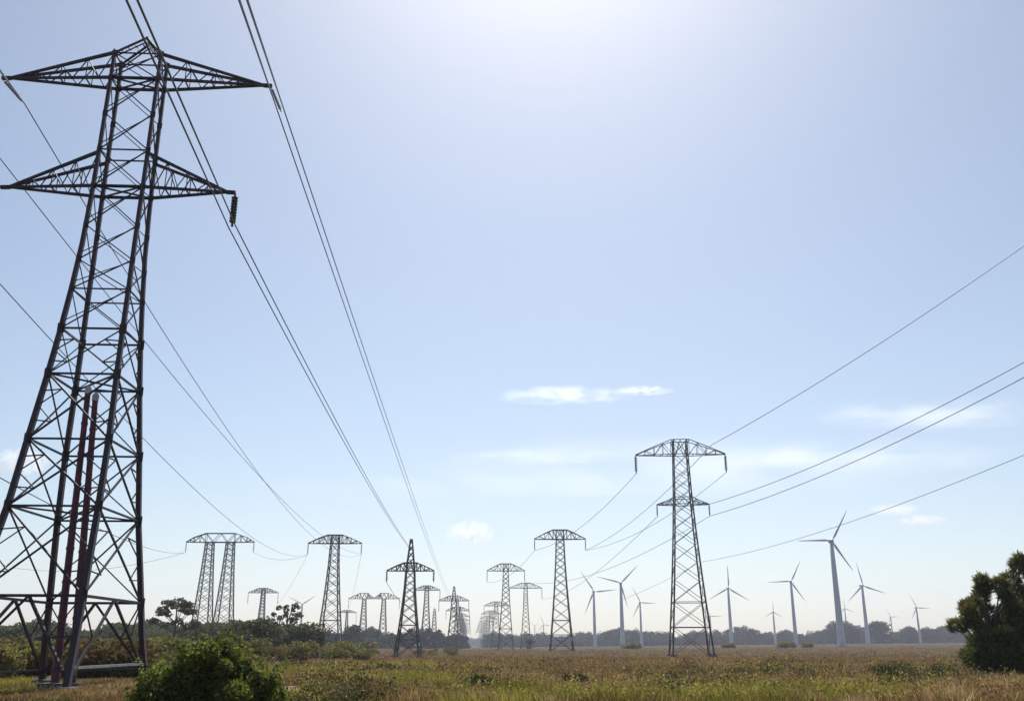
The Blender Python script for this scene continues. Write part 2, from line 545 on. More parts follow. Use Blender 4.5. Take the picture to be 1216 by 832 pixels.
def twin_pylon(label, pxa, pxb, Y, py_top, py_arm, span, base_px, group=None, legw=.34, brw=.15, two_hats=False):
    px = (pxa + pxb) / 2
    x = ground_x(px, Y); z0 = float(gz(x, Y))
    root = thing('twin_leg_pylon', label, 'pylon', (x, Y, z0), 0, group)
    k = (CT * Y + ST * 12) / FPX
    za = at(px, py_arm, Y).z - z0; H = at(px, py_top, Y).z - z0
    gap = (pxb - pxa) * k
    half = span * k / 2; bw = base_px * k / 2; tw = bw * .36
    nodes = [(za * t, tw + (bw - tw) * (1 - t) ** 1.25, tw + (bw - tw) * (1 - t) ** 1.25) for t in (0, .15, .3, .5, .75)] + [(za, tw, tw)]
    fn = width_fn(nodes)
    lv = levels_for(fn, 0, za, .86)
    for sx in (-1, 1):
        lattice_body(root, fn, lv, legw, brw, ox=sx * gap / 2, hor=(1, len(lv) - 2))
        conc(root, [(sx * gap / 2 + c[0] * bw, c[1] * bw) for c in CORN], .9, .35)
    rise = H - za
    if two_hats:
        for sx in (-1, 1):
            a_ = hat_arm(root, za, half - gap / 2, [(q, h_ * rise) for q, h_ in HAT], tw, tw, brw * 1.5, brw, inner=-sx)
            a_.location.x = sx * gap / 2
    else: hat_arm(root, za, half, [(gap / 2 / half + .12, rise), (.78, rise * .55), (1, rise * .06)], tw, tw, brw * 1.5, brw)
    tips = []
    for sx in (-1, 1):
        insulator(root, sx * half, 0, za, 12 * k, .2)
        tips.append(Vector((x + sx * half, Y, z0 + za - 12 * k)))
    return root, tips

# big foreground pylon -------------------------------------------------------
TX, TY, TROT = -18.9, 40.5, R(2.9)
def big_pylon():
    z0 = float(gz(TX, TY))
    root = thing('lattice_pylon', 'nearest and tallest dark steel lattice pylon with dark red pipes inside its base', 'pylon', (TX, TY, z0), TROT)
    prof = [(0, 2.32, 4.5), (2.0, 2.15, 3.8), (4.7, 1.98, 3.1), (7.1, 1.82, 2.45), (10, 1.68, 1.95), (13, 1.48, 1.5), (15.2, 1.36, 1.2), (17.2, 1.28, .95),
            (19.5, 1.2, .75), (22, 1.17, .62), (24.1, 1.16, .56), (27.9, 1.15, .52), (30.1, 1.15, .50)]
    fn = width_fn(prof)
    lv = [.35, 3.5, 7.1, 10.0, 13.0, 15.2, 17.2, 18.7, 20.5, 22.6, 24.6, 26.6, 28.65, 30.1]
    C = lambda z, c: corner(fn, z, c)
    for ci, c in enumerate(CORN):
        b = MB()
        zz = [.1] + [p[0] for p in prof[1:]]
        for a, d in zip(zz[:-1], zz[1:]):
            b.bar(C(a, c), C(d, c), lerp(.24, .145, a / 30), lerp(.24, .145, d / 30), ext=.01)
        for z in lv[1:]:                                    # splice plates
            p = C(z, c)
            b.box(p, (.32, .05, .45) if z < 16 else (.24, .05, .3))
            b.box(p, (.052, .32, .46) if z < 16 else (.052, .24, .31))
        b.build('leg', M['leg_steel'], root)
        f = MB()
        p = C(0, c)
        n = 20
        f.tube([(p.x, p.y, -.7), (p.x, p.y, .14), (p.x, p.y, .2)], [.5, .46, .40], n)
        f.build('footing', M['conc'], root)
    br = MB()
    for i, (a, d) in enumerate(zip(lv[:-1], lv[1:])):
        wb = .075 if a < 13 else .05
        for k in range(4):
            c, e = CORN[k], CORN[(k + 1) % 4]
            A0, A1, B0, B1 = C(a, c), C(d, c), C(a, e), C(d, e)
            if i == 0:
                m1 = (A1 + B1) / 2
                br.bar(A0, m1, .1); br.bar(B0, m1, .1)
                br.bar(A1, B1, .11)
                qa, qb = (A0 + m1) / 2, (B0 + m1) / 2
                br.bar(qa, C(2.0, c), .06); br.bar(qb, C(2.0, e), .06)
                br.bar(qa, A1, .05); br.bar(qb, B1, .05)
            else:
                wk = wb * (1 if k < 2 else .75)
                br.bar(A0, B1, wk)
                if k < 2 or i < 5: br.bar(B0, A1, wk)
                if i in (1, 2, 3, 4):
                    br.bar(A1, B1, .08)
                if i in (1, 2, 3, 4) and k < 2:
                    X = (A0 + B1 + B0 + A1) / 4
                    for P0, P1, cc in ((A0, A1, c), (B0, B1, e)):
                        h = (a + d) / 2
                        q0, q1 = lerp(P0, X, .5), lerp(P1, X, .5)
                        br.bar(q0, C(lerp(a, h, .55), cc), .05); br.bar(q1, C(lerp(h, d, .45), cc), .05)
                        br.bar(q0, C(h, cc), .045); br.bar(q1, C(h, cc), .045)
                elif i in (5, 9, 11, 12):
                    br.bar(A1, B1, .06)
                if i >= 5:                                  # doubled diagonals in the slim shaft
                    o = Vector((0, 0, .32))
                    if k == 0: br.bar(A0 + o, B1 - o * .2, .034)
                    if k == 1: br.bar(lerp(A0, B1, .5), lerp(A0, A1, .5), .035)
    for z in (7.1, 13.0, 22.6, 28.65):                       # plan bracing
        br.bar(C(z, CORN[0]), C(z, CORN[2]), .07); br.bar(C(z, CORN[1]), C(z, CORN[3]), .07)
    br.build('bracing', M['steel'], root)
    pb = MB()                                               # pale tie bar just above the ground
    pb.bar(C(.85, CORN[1]), C(.85, CORN[2]), .1); pb.build('tie_bar', M['zinc'], root)
    pb = MB(); pb.bar(C(.6, CORN[0]), C(.6, CORN[3]), .09); pb.bar(C(.6, CORN[3]), C(.6, CORN[2]), .09); pb.build('tie_bar', M['steel'], root)
    # crossarms
    def arm(zb, zt, half, sx):
        b = MB()
        tip = Vector((sx * half, 0, zb + .12))
        wx, wy = fn(zb); wt = fn(zt)
        n = 4
        for sy in (-1, 1):
            lo = Vector((sx * wx, sy * wy, zb)); hi = Vector((sx * wt[0], sy * wt[1], zt))
            b.bar(lo, tip, .13, .10, ext=.05); b.bar(hi, tip, .14, .10, ext=.05)
            b.bar(lo, Vector((-sx * wx, sy * wy, zb)), .12)
            for k in range(1, n + 1):
                t0, t1 = (k - 1) / n, k / n
                b.bar(lerp(lo, tip, lerp(t0, t1, .5)), lerp(hi, tip, t0), .042)
                if k < n:
                    b.bar(lerp(lo, tip, lerp(t0, t1, .5)), lerp(hi, tip, t1), .042)
                    b.bar(lerp(lo, tip, t1), lerp(hi, tip, t1), .036)
        for k in range(1, n):
            l0 = Vector((sx * wx, -wy, zb)); l1 = Vector((sx * wx, wy, zb))
            b.bar(lerp(l0, tip, k / n), lerp(l1, tip, k / n), .06)
        b.bar(tip - Vector((sx * .1, 0, 0)), tip + Vector((sx * .35, 0, -.02)), .16)
        for k in range(3):
            b.bar(tip + Vector((sx * (.05 + k * .12), -.14, 0)), tip + Vector((sx * (.05 + k * .12), .14, 0)), .06)
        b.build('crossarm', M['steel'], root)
        return tip + Vector((sx * .3, 0, -.08))
    T = {}
    for nm, zb, zt, half in (('up', 28.65, 30.1, 6.35), ('low', 22.6, 24.45, 5.05)):
        for sx in (-1, 1):
            T[nm, sx] = arm(zb, zt, half + (.38 if (nm, sx) == ('low', -1) else 0), sx)
    # pointed top frame
    b = MB()
    ap = Vector((.25, 0, 31.2))
    for c in CORN:
        p = C(30.1, c)
        b.bar(p, ap + Vector((0, c[1] * .25, 0)), .085); b.bar(lerp(p, ap, .05) - Vector((0, 0, .25)), ap + Vector((0, c[1] * .25, -.25)), .05)
        for k in range(1, 5):
            b.bar(lerp(p, ap, k / 5), lerp(p, ap, (k + .5) / 5) - Vector((0, 0, .25)), .035)
    b.bar(ap + Vector((0, -.3, 0)), ap + Vector((0, .3, 0)), .1)
    b.build('peak_frame', M['steel'], root)
    # red pipes with pale caps
    for (x0, y0, x1, y1, zt) in ((.85, -1.9, -.02, -.6, 12.3), (1.5, -1.9, .34, -.6, 12.0)):
        p = MB()
        p.tube([(x0, y0, .05), (x1, y1, zt)], [.165, .12], 14)
        for k in range(1, 9):
            q = lerp(Vector((x0, y0, .05)), Vector((x1, y1, zt)), k / 9); d = (Vector((x1 - x0, y1 - y0, zt))).normalized()
            p.tube([q - d * .05, q + d * .05], .19 - .05 * k / 9, 14)
        pp = p.build('riser_pipe', M['rust'], root)
        e = MB(); e.tube([(x1, y1, zt), (x1, y1, zt + .25), (x1 + .03, y1, zt + .4)], [.14, .15, .06], 12)
        e.build('pipe_cap', M['cap'], pp)
    f = MB(); f.box((1.15, -1.9, -.2), (1.6, .9, .9)); f.build('footing', M['conc'], root)
    mw = root.matrix_basis
    mw = Matrix.Translation(Vector((TX, TY, z0))) @ Matrix.Rotation(TROT, 4, 'Z')
    # insulators: three slanting strain strings and one hanging string
    ends = {}
    inv = mw.inverted()
    for key, (px, py, Y) in {('up', 1): (334, 133, 42.2), ('up', -1): (29, 123, 42.2)}.items():
        e = inv @ at(px, py, Y)
        d = e - T[key]
        insulator(root, *T[key], d.length, .085, 9, direction=d, m=M['zinc'])
        ends[key] = mw @ e
    t = T['low', 1]
    insulator(root, t.x + .05, t.y, t.z, 1.75, .17, 9)
    ends['low', 1] = mw @ (t + Vector((.05, 0, -1.75)))
    ends['peak'] = mw @ ap
    return ends
BIG = big_pylon()

# the other pylons -----------------------------------------------------------
PY = {}
PY['tall'] = hat_pylon('tall pylon with a wide and a narrow pair of arms beside the wind turbines', 821, 200, 523, 106, 46, py_arm=540, lower=(599, 62, 8), legw=.34, brw=.10, topw=1.5, ins=1.7, rz=R(-4), hat=FLAT)
PY['hat'] = hat_pylon('slim pylon with one arched arm just before the turbine group begins', 667, 300, 629, 60, 27, py_arm=640, legw=.36, brw=.14)
PY['mid'] = hat_pylon('shorter pylon with an arched arm at the front of the far receding line', 600.5, 406, 669, 44, 18, py_arm=677.5, legw=.40, brw=.17)
PY['small'] = hat_pylon('slim pylon of middle height standing between two larger arched pylons', 624.5, 497, 692, 38, 12, py_arm=698, legw=.40, brw=.17)
PY['spire'] = hat_pylon('pointed pylon whose body rises high above its arm, dark against the field', 484, 180, 668, 55, 29, py_arm=677.5, peak_py=640, legw=.30, brw=.11)
PY['single'] = hat_pylon('broad pylon with one arched arm between the twin legged pylons', 390.5, 300, 635, 63, 27, py_arm=645, legw=.38, brw=.15)
PY['tiny'] = hat_pylon('small pylon with an arched arm above the wood next to the spreading tree', 307.5, 500, 698, 35, 12, py_arm=703.5, legw=.40, brw=.17)
PY['back'] = hat_pylon('thin pylon with an arched arm just behind the pointed dark pylon', 505, 475, 695, 31, 13, py_arm=700.5, legw=.40, brw=.17)
PY['least'] = hat_pylon('smallest pylon with a flat arm between the broad pylon and the far twin legged one', 410, 770, 724, 22, 6, py_arm=727, legw=.45, brw=.2)
TW1, tw1 = twin_pylon('twin legged portal pylon with two lattice towers under one arm, the larger of its kind', 237, 262, 302, 633, 643.5, 82, 23, legw=.36, brw=.14)
TW2, tw2 = twin_pylon('twin legged portal pylon farther off beyond the wood, the smaller of its kind', 430, 453.5, 550, 704, 710.5, 61, 11, legw=.40, brw=.17, two_hats=True)

# slim mast without arms
def mast(label, px, Y, py_top, base_px):
    x = ground_x(px, Y); z0 = float(gz(x, Y)); root = thing('lattice_mast', label, 'mast', (x, Y, z0))
    H = at(px, py_top, Y).z - z0; bw = base_px * Y / FPX / 2
    fn = width_fn([(0, bw, bw), (H * .6, bw * .6, bw * .6), (H * .93, bw * .35, bw * .35), (H, .1, .1)])
    lattice_body(root, fn, levels_for(fn, 0, H * .93, 1.2) + [H], .5, .26)
    conc(root, [(c[0] * bw, c[1] * bw) for c in CORN], .9, .35)
mast('slender pointed lattice mast without arms behind the thin pylon', 515, 700, 722, 7)

# receding lines of pylons
line_a, tA, _ = hat_pylon('first pointed pylon of the far receding line, larger than those behind it', 538, 490, 707, 35, 16, py_arm=713, peak_py=696, legw=.45, brw=.2,
                          group='pointed pylons of the far receding line', name='pointed_pylon')
PY['line_a'] = (line_a, tA, [])
line_b, tB, _ = hat_pylon('first arched pylon of the far receding line, behind the shorter pylon', 589, 600, 714, 28, 12, py_arm=719, legw=.45, brw=.2,
                          group='arched pylons of the far receding line', name='arched_pylon')
tail_a, tail_b = [tA], [tB]
for i, Y in enumerate((630, 760, 890, 1030, 1180, 1350, 1550, 1800)):
    xa = line_a.location.x + (-.042) * (Y - 490) ; xb = line_b.location.x + (-.042) * (Y - 600)
    dup(line_a, (xa, Y, float(gz(xa, Y))), 0, 'hazy pointed pylon farther back in the receding line, one of many alike', scale=1.0)
    if Y > 650:
        dup(line_b, (xb, Y, float(gz(xb, Y))), 0, 'hazy arched pylon farther back in the receding line, one of many alike')

# ------------------------------------------------------------------ cables
def cable(label, spans, r=.04, group=None, name='power_cable'):
    """spans = [(start, end, sag)], one hanging curve after another"""
    pts = []
    for a, b_, sag in spans:
        a = Vector(a); b_ = Vector(b_)
        n = 48
        for k in range(n + 1):
            # closer points where the cable is near the camera
            u = k / n
            p = lerp(a, b_, u); p.z -= 4 * sag * u * (1 - u)
            if not pts or (p - pts[-1]).length > 1e-4: pts.append(p)
    m = MB(); m.tube(pts, r, 6)
    o = m.build(name, M['cable'], smooth=True)
    return tag(o, label, 'power cable', group)
def back(p, px, py, dist=-150):
    """a point behind the camera on the straight run from p through the pixel"""
    a = Vector(p); q = at(px, py, 18.0)
    d = (q - a); t = (dist - a.y) / d.y
    return a + d * t
e = BIG['up', 1]
la = PY['line_a'][1]
V1 = Vector((0.16, 0, .05))
for k, (bx, lab) in enumerate(((284, 'outer cable of the pair above the upper arm of the nearest pylon'), (293.5, 'inner cable of the pair above the upper arm of the nearest pylon'))):
    o = V1 * (-1 if k == 0 else 1)
    cable(lab, [(back(e + o, bx, 0), e + o, 0), (e + o, at(533 + 2 * k, 708, 489.5), 1.6)], .033)
e = BIG['low', 1]
sp = PY['spire'][1]
for k, (bx, lab) in enumerate(((150, 'thin cable of the pair passing behind the peak of the nearest pylon'), (163, 'second cable of the pair passing behind the peak of the nearest pylon'))):
    o = V1 * (-1 if k == 0 else 1)
    cable(lab, [(back(e + o, bx, 0), e + o, 0), (e + o, at(486.6 + 1.2 * k, 651, 180), 1.0)], .033)
e = BIG['up', -1]
sg = PY['single'][1]
cable('cable from the tip of the upper arm that crosses behind the lattice shaft', [(back(e, 0, 84), e, 0), (e, sg[1], 8)], .03)
p0 = at(0, 188, 44)
cable('cable entering beside the lower arm and passing behind the lattice shaft', [(back(p0, -160, 40), p0, 0), (p0, sg[1] + Vector((.3, 0, .2)), 5)], .03)
p0 = at(0, 337, 46)
cable('cable that dips behind the middle of the lattice shaft towards the broad arched pylon', [(back(p0, -200, 200), p0, 0), (p0, sg[0], 5)], .03)
p0 = at(-20, 556, 60)
cable('lowest cable behind the nearest pylon, ending at the larger twin legged pylon', [(p0 + Vector((-30, -60, 4)), p0, 0), (p0, tw1[0], 2)], .04)
# spans among the middle pylons
tl, ll = PY['tall'][1], PY['tall'][2]
ht = PY['hat'][1]
cable('cable drooping between the twin legged pylon and the broad arched pylon', [(tw1[1], sg[0], 2)], .04)
cable('cable rising from the wood to the near end of the twin legged pylon', [(tw1[0] + Vector((-60, 10, -4)), tw1[0], 3)], .05)
cable('cable between the broad arched pylon and the small pylon by the spreading tree', [(sg[0], PY['tiny'][1][1], 1.5)], .04)
cable('cable between the broad arched pylon and the far twin legged pylon', [(sg[1], tw2[0], 3)], .04)
cable('steepest cable climbing past the wide arm of the tall double-armed pylon', [(ht[1], at(845, 528, 185), 2.5), (at(845, 528, 185), at(1216, 292, 120), 1.0), (at(1216, 292, 120), at(1500, 108, 90), .2)], .055)
cable('cable from the narrow arm tip, upper one of the close rising pair', [(at(838, 599.5, 200), at(1216, 430, 110), 1.6), (at(1216, 430, 110), at(1480, 296, 85), .3)], .055)
cable('cable from the narrow arm tip, lower one of the close rising pair', [(ll[1], at(1216, 448, 110), 1.5), (at(1216, 448, 110), at(1480, 322, 85), .3)], .055)
cable('lowest rising cable, passing just over the tip of the tallest turbine', [(at(740, 711, 430), at(832, 667, 320), 0.6), (at(832, 667, 320), at(1216, 540, 150), 2.2), (at(1216, 540, 150), at(1480, 440, 110), .4)], .055)
cable('cable from the far tip of the wide arm to the slim arched pylon', [(tl[0], ht[0], 3)], .05)
cable('cable from the wide arm passing behind its shaft to the slim arched pylon', [(tl[1], ht[1], 3)], .05)
cable('cable from the narrow arm down to the middle-height pylon', [(ll[0], PY['small'][1][1], 4)], .05)
cable('cable from the narrow arm behind the shaft to the shorter arched pylon', [(ll[1], PY['mid'][1][1], 5)], .05)
cable('faint cable between the slim arched pylon and the shorter arched pylon', [(ht[0], PY['mid'][1][0], 3)], .05)
cable('faint cable between the pointed dark pylon and the thin pylon behind it', [(sp[0], PY['back'][1][0], 3)], .05)

# ------------------------------------------------------------------ wind turbines
def blade_mesh(Rr):
    st = [(0, .030, .030), (.05, .030, .030), (.12, .055, .028), (.2, .085, .022), (.35, .070, .015), (.6, .048, .009), (.85, .028, .005), (.97, .014, .003), (1, .004, .0015)]
    V, F = [], []
    n = 10
    for k, (t, ch, th) in enumerate(st):
        tw = R(16) * (1 - t)
        for j in range(n):
            a = 2 * math.pi * j / n
            u = math.cos(a) * ch * .5 + (ch * .18 if t > .08 else 0); v = math.sin(a) * th * .5
            x = u * math.cos(tw) - v * math.sin(tw); y = u * math.sin(tw) + v * math.cos(tw)
            V.append((x * Rr * .82, y * Rr - .02 * t * t * Rr, t * Rr))
    for k in range(len(st) - 1):
        for j in range(n):
            l = (j + 1) % n
            F.append((k*n + j, k*n + l, (k+1)*n + l, (k+1)*n + j))
    F.append(tuple((len(st)-1)*n + j for j in range(n)))
    me = bpy.data.meshes.new('blade'); me.from_pydata(V, [], F)
    me.polygons.foreach_set('use_smooth', [True] * len(F)); me.update()
    return me
def turbine(label, hub, Rpx, base_px, Y, a0, wpx, yaw=0.0):
    hx, hy = hub
    hp = at(hx, hy, Y)
    x = hp.x; z0 = float(gz(x, Y))
    Hh = hp.z - z0
    k = (CT * Y + ST * (hp.z - CAM_H)) / FPX
    Rr = Rpx * k
    root = thing('wind_turbine', label, 'wind turbine', (x, Y, z0), R(yaw), 'white wind turbines on the field')
    r0 = wpx * k / 2 * .84; r1 = r0 * .52
    b = MB()
    b.tube([(0, 0, -.5), (0, 0, .0), (0, 0, Hh * .3), (0, 0, Hh * .7), (0, 0, Hh - .4 * r1)], [r0, r0, lerp(r0, r1, .36), lerp(r0, r1, .75), r1], 24)
    b.build('tower', M['white'], root, smooth=True)
    f = MB(); f.tube([(0, 0, -.6), (0, 0, .25)], [r0 * 1.5, r0 * 1.4], 20); f.build('footing', M['conc'], root)
    ov = r1 * 1.9
    b = MB()
    b.tube([(0, -ov * .75, Hh), (0, -ov * .6, Hh + .02 * r1), (0, 0, Hh + .12 * r1), (0, ov * 1.5, Hh + .18 * r1), (0, ov * 2.1, Hh + .18 * r1), (0, ov * 2.2, Hh + .18 * r1)],
           [r1 * .75, r1 * 1.05, r1 * 1.2, r1 * 1.1, r1 * .85, r1 * .3], 14)
    b.build('nacelle', M['white'], root, smooth=True)
    b = MB()
    b.tube([(0, -ov * .72, Hh), (0, -ov * 1.0, Hh), (0, -ov * 1.35, Hh), (0, -ov * 1.6, Hh), (0, -ov * 1.7, Hh)], [r1 * .9, r1 * .95, r1 * .75, r1 * .4, r1 * .05], 14)
    hubo = b.build('rotor_hub', M['white'], root, smooth=True)
    me = blade_mesh(Rr); me.materials.append(M['white'])
    for q in range(3):
        o = bpy.data.objects.new('blade', me); COL.objects.link(o); o.parent = root
        ang = R(90 - (a0 + 120 * q))
        o.matrix_local = Matrix.Translation((0, -ov * 1.05, Hh)) @ Matrix.Rotation(ang, 4, 'Y')
TURB = [
    ('tallest white wind turbine, one blade level and one pointing up under the cable', (987, 642), 41, 1001, 480, 60, 10.5, -6),
    ('white wind turbine with a steep upper blade, standing just before the tallest one', (939, 690), 27, 946, 700, 62, 6.0, -8),
    ('white wind turbine with the downturned blade pair, just beyond the tallest turbine', (1023.5, 695), 28, 1030, 740, 102, 6.2, 6),
    ('white wind turbine with one blade straight up, just beyond the tall double-armed pylon', (864.5, 698), 27, 870, 740, 89, 5.6, 0),
    ('white wind turbine with a raised blade, second beyond the slim arched pylon', (737, 692), 29, 740, 690, 45, 6.8, -5),
    ('white wind turbine nearest the slim arched pylon, with a blade level over the field', (705, 702), 28, 706, 760, 5, 5.2, 8),
    ('thin white wind turbine third beyond the slim arched pylon', (760, 715), 20, 762, 850, -2, 4.0, 10),
    ('small white wind turbine half hidden behind the tall double-armed pylon', (843, 731), 14.5, 846, 1130, 0, 3.2, 10),
    ('short white wind turbine with one blade upright, between two taller ones', (918, 726), 13, 921, 860, 90, 3.4, 0),
    ('small white wind turbine partly hidden behind the tower of the tallest one', (1003, 722), 11.5, 1005, 1130, 98, 2.8, 0),
    ('little white wind turbine over the tree line, between two larger ones', (1057.5, 732), 11, 1059, 1130, 2, 2.6, 8),
    ('white wind turbine at the end of the group, closest to the feathery tree', (1088, 721), 17, 1092, 900, -3, 3.8, 8),
    ('white wind turbine above the wood beside the open-crowned tree', (359, 717), 19, 359, 860, 32, 3.8, 0),
    ('tiny white wind turbine next to the shaft of the slim arched pylon', (645.5, 741), 12, 646, 1400, 110, 2.0, 6),
    ('tiniest white wind turbine between two arched pylons', (635, 742.5), 7, 635, 1500, 30, 1.8, 0),
]
for t in TURB: turbine(*t)

# ------------------------------------------------------------------ foliage
def leaf_quads(C, size, aspect=1.6, up=0.0, nrm=None):
    """one small quad per centre, turned at random"""
    n = len(C)
    a = rng.normal(size=(n, 3)); a /= np.linalg.norm(a, axis=1)[:, None]
    if nrm is not None:
        a = a * .8 + nrm; a /= np.linalg.norm(a, axis=1)[:, None]
    h = rng.normal(size=(n, 3)); h[:, 2] += up
    b = np.cross(a, h); b /= np.linalg.norm(b, axis=1)[:, None] + 1e-9
    c = np.cross(a, b)
    s = (size * rng.uniform(.6, 1.3, n))[:, None]
    u, v = b * s * .5, c * s * .5 * aspect
    V = np.stack([C - v, C + u, C + v, C - u], 1).reshape(-1, 3)      # a pointed leaf
    F = np.arange(4 * n).reshape(-1, 4)
    return V, F
def clump_points(c, r, n, shell=.45):
    d = rng.normal(size=(n, 3)); d /= np.linalg.norm(d, axis=1)[:, None]
    k = rng.uniform(shell, 1, n) ** .7 * (1 + .18 * np.sin(d[:, 0] * 7 + c[0]) * np.sin(d[:, 2] * 6 + c[1] * 3))
    return np.asarray(c) + d * k[:, None] * np.asarray(r), d
def crown_mesh(name, clumps, per, size, aspect=1.6):
    P = []
    for c, r in clumps:
        r = np.ones(3) * r if np.isscalar(r) else np.asarray(r)
        n = int(per * (r.mean() ** 2))
        P.append(clump_points(c, r, max(6, n))[0])
    V, F = leaf_quads(np.concatenate(P), size, aspect)
    return np_mesh(name, V, F)
def trunk_mb(h, r, lean=(0, 0), limbs=(), n=7):
    b = MB()
    b.tube([(0, 0, -.4), (lean[0] * .2, lean[1] * .2, h * .35), (lean[0] * .6, lean[1] * .6, h * .7), (lean[0], lean[1], h)], [r * 1.25, r, r * .75, r * .4], n)
    for st, en in limbs:
        st = Vector(st); en = Vector(en); md = (st + en) / 2 + Vector((0, 0, -.06 * (en - st).length))
        b.tube([st, md, en], [r * .5, r * .32, r * .12], 5)
    return b
def rand_clumps(h, w, n, low=.35, cr=(.22, .36), flat=.8):
    cl = []
    for k in range(n):
        z = h * random.uniform(low, .9)
        t = (z / h - low) / (1 - low)
        rad = w * .5 * math.sqrt(max(.05, 1 - (2 * t - .75) ** 2 / 1.7))
        a = random.uniform(0, 6.28); q = rad * math.sqrt(random.uniform(.05, .8))
        r = w * random.uniform(*cr)
        cl.append(((q * math.cos(a), q * math.sin(a), z), (r, r, r * flat)))
    return cl

# far wood: one mass of hazy trees either side of the cleared line
def far_wood(name, rows, label):
    P, T = [], MB()
    for px, Y, h, wd in rows:
        x = ground_x(px, Y); z = float(gz(x, Y))
        for c, r in rand_clumps(h, wd, random.randint(8, 11), low=.02, cr=(.18, .30)):
            q, _ = clump_points((c[0] + x, c[1] + Y, c[2] + z), r, int(30 + 6 * r[0] ** 2), .3)
            P.append(q)
    V, F = leaf_quads(np.concatenate(P), .95, 1.3)
    o = link_mesh(name, np_mesh(name, V, F), M['wood_far'])
    tag(o, label, 'wood', kind='stuff')
rows = []
px = 300.0
while px < 552:
    Y = random.uniform(560, 700) if px > 430 else random.uniform(430, 560)
    hpx = (14 + 7 * random.random() + 4 * math.sin(px * .06)) if px < 430 else 11 + 7 * random.random() + 3 * math.sin(px * .09)
    if px > 525: hpx *= .72
    rows.append((px, Y, 1.7 + hpx * Y / FPX, random.uniform(7, 12)))
    px += random.uniform(2.0, 4.5)
far_wood('far_wood', rows, 'dark hazy wood along the field edge behind the pointed pylon')
rows = []
px = 580.0
while px < 1150:
    Y = random.uniform(960, 1120)
    hpx = 9 + 6 * random.random() + 3.5 * math.sin(px * .045) + 2 * math.sin(px * .13)
    if px < 620: hpx *= .75
    rows.append((px, Y, 1.7 + hpx * Y / FPX, random.uniform(12, 20)))
    px += random.uniform(1.6, 4)
px = 580.0
while px < 1150:                                   # low undergrowth in front of the trees
    Y = random.uniform(940, 960)
    rows.append((px, Y, 1.7 + random.uniform(3.5, 6.5) * Y / FPX, random.uniform(9, 14)))
    px += random.uniform(3, 6)
far_wood('far_wood', rows, 'blue grey tree line across the field behind the wind turbines')
rows = []
px = 535.0
while px < 600:
    Y = random.uniform(1900, 2100)
    rows.append((px, Y, 1.7 + random.uniform(4, 9) * Y / FPX, random.uniform(18, 30)))
    px += random.uniform(2, 4)
far_wood('far_wood', rows, 'pale misty trees at the end of the cleared line between the pylons')

def tree(label, px, Y, py_top, wpx, style='round', group=None, m='tree_leaf', n=12, size=.4, per=90, low=.3, name='tree', trunk_px=None):
    x = ground_x(px, Y); z0 = float(gz(x, Y))
    root = thing(name, label, 'tree', (x, Y, z0), 0, group)
    h = at(px, py_top, Y).z - z0; wd = wpx * Y / FPX
    if style == 'umbrella':
        cl = []
        for k in range(25):
            a = random.uniform(0, 6.28); t = random.random()
            z = h * (.50 + .44 * t); q = wd * .5 * (1.05 - .6 * t) * math.sqrt(random.uniform(.1, 1))
            r = wd * random.uniform(.06, .115)
            cl.append(((q * math.cos(a), q * math.sin(a), z), (r, r, r * .55)))
        cl.append(((0, 0, h * .93), (wd * .16, wd * .16, wd * .1)))
    elif style == 'open':
        cl = []
        for k in range(34):
            a = random.uniform(0, 6.28); t = random.random()
            z = h * (.42 + .52 * t); q = wd * .5 * math.sqrt(random.uniform(.1, 1)) * (1 - .3 * t)
            r = wd * random.uniform(.05, .105)
            cl.append(((q * math.cos(a), q * math.sin(a), z), (r, r, r * .7)))
    else:
        cl = rand_clumps(h, wd, n, low=low)
    limbs = [((0, 0, min(c[2] * .75, h * .6)), (c[0] * .9, c[1] * .9, c[2] - .1)) for c, r in cl[:12]]
    trunk_mb(h * .85, max(.1, h * .022), limbs=limbs).build('trunk', M['bark'], root, smooth=True)
    link_mesh('crown', crown_mesh('crown', cl, per, size), M[m], root)
    return root
tree('tall tree with a bare trunk and a flat layered crown beside the twin legged pylon', 204, 165, 711, 66, 'umbrella', size=.34, per=105)
tree('open-crowned slender tree with gaps between its leaf clumps, above the wood', 338, 190, 713, 40, 'open', size=.32, per=150)
tree('rounded leafy tree between the twin legged pylon and the open-crowned tree', 300, 150, 738, 52, n=16, size=.36, per=120, low=.15)
tree('dark broad tree below the open-crowned tree', 350, 185, 744, 52, n=14, size=.4, per=110, low=.15)
tree('small rounded tree standing out of the far tree line just beyond the tallest turbine', 1046, 900, 741, 26, n=12, size=.9, per=14, m='wood_far', low=.2)
tree('broad tree of the far tree line just behind the tallest turbine', 1000, 930, 743, 34, n=13, size=.9, per=14, m='wood_far', low=.2)
tree('tree of the far tree line beside the last turbine before the feathery tree', 1081, 930, 746, 22, n=12, size=.9, per=14, m='wood_far', low=.2)
tree('uneven tree of the far tree line between the last turbine and the feathery tree', 1105, 930, 748, 22, n=12, size=.9, per=14, m='wood_far', low=.2)
tree('dense little tree of the far tree line by the third turbine beyond the slim pylon', 754, 930, 747, 15, n=10, size=.9, per=14, m='wood_far', low=.2)
tree('dark tree at the foot of the middle-height pylon', 630, 470, 757, 9, n=8, size=.5, per=40, low=.1)
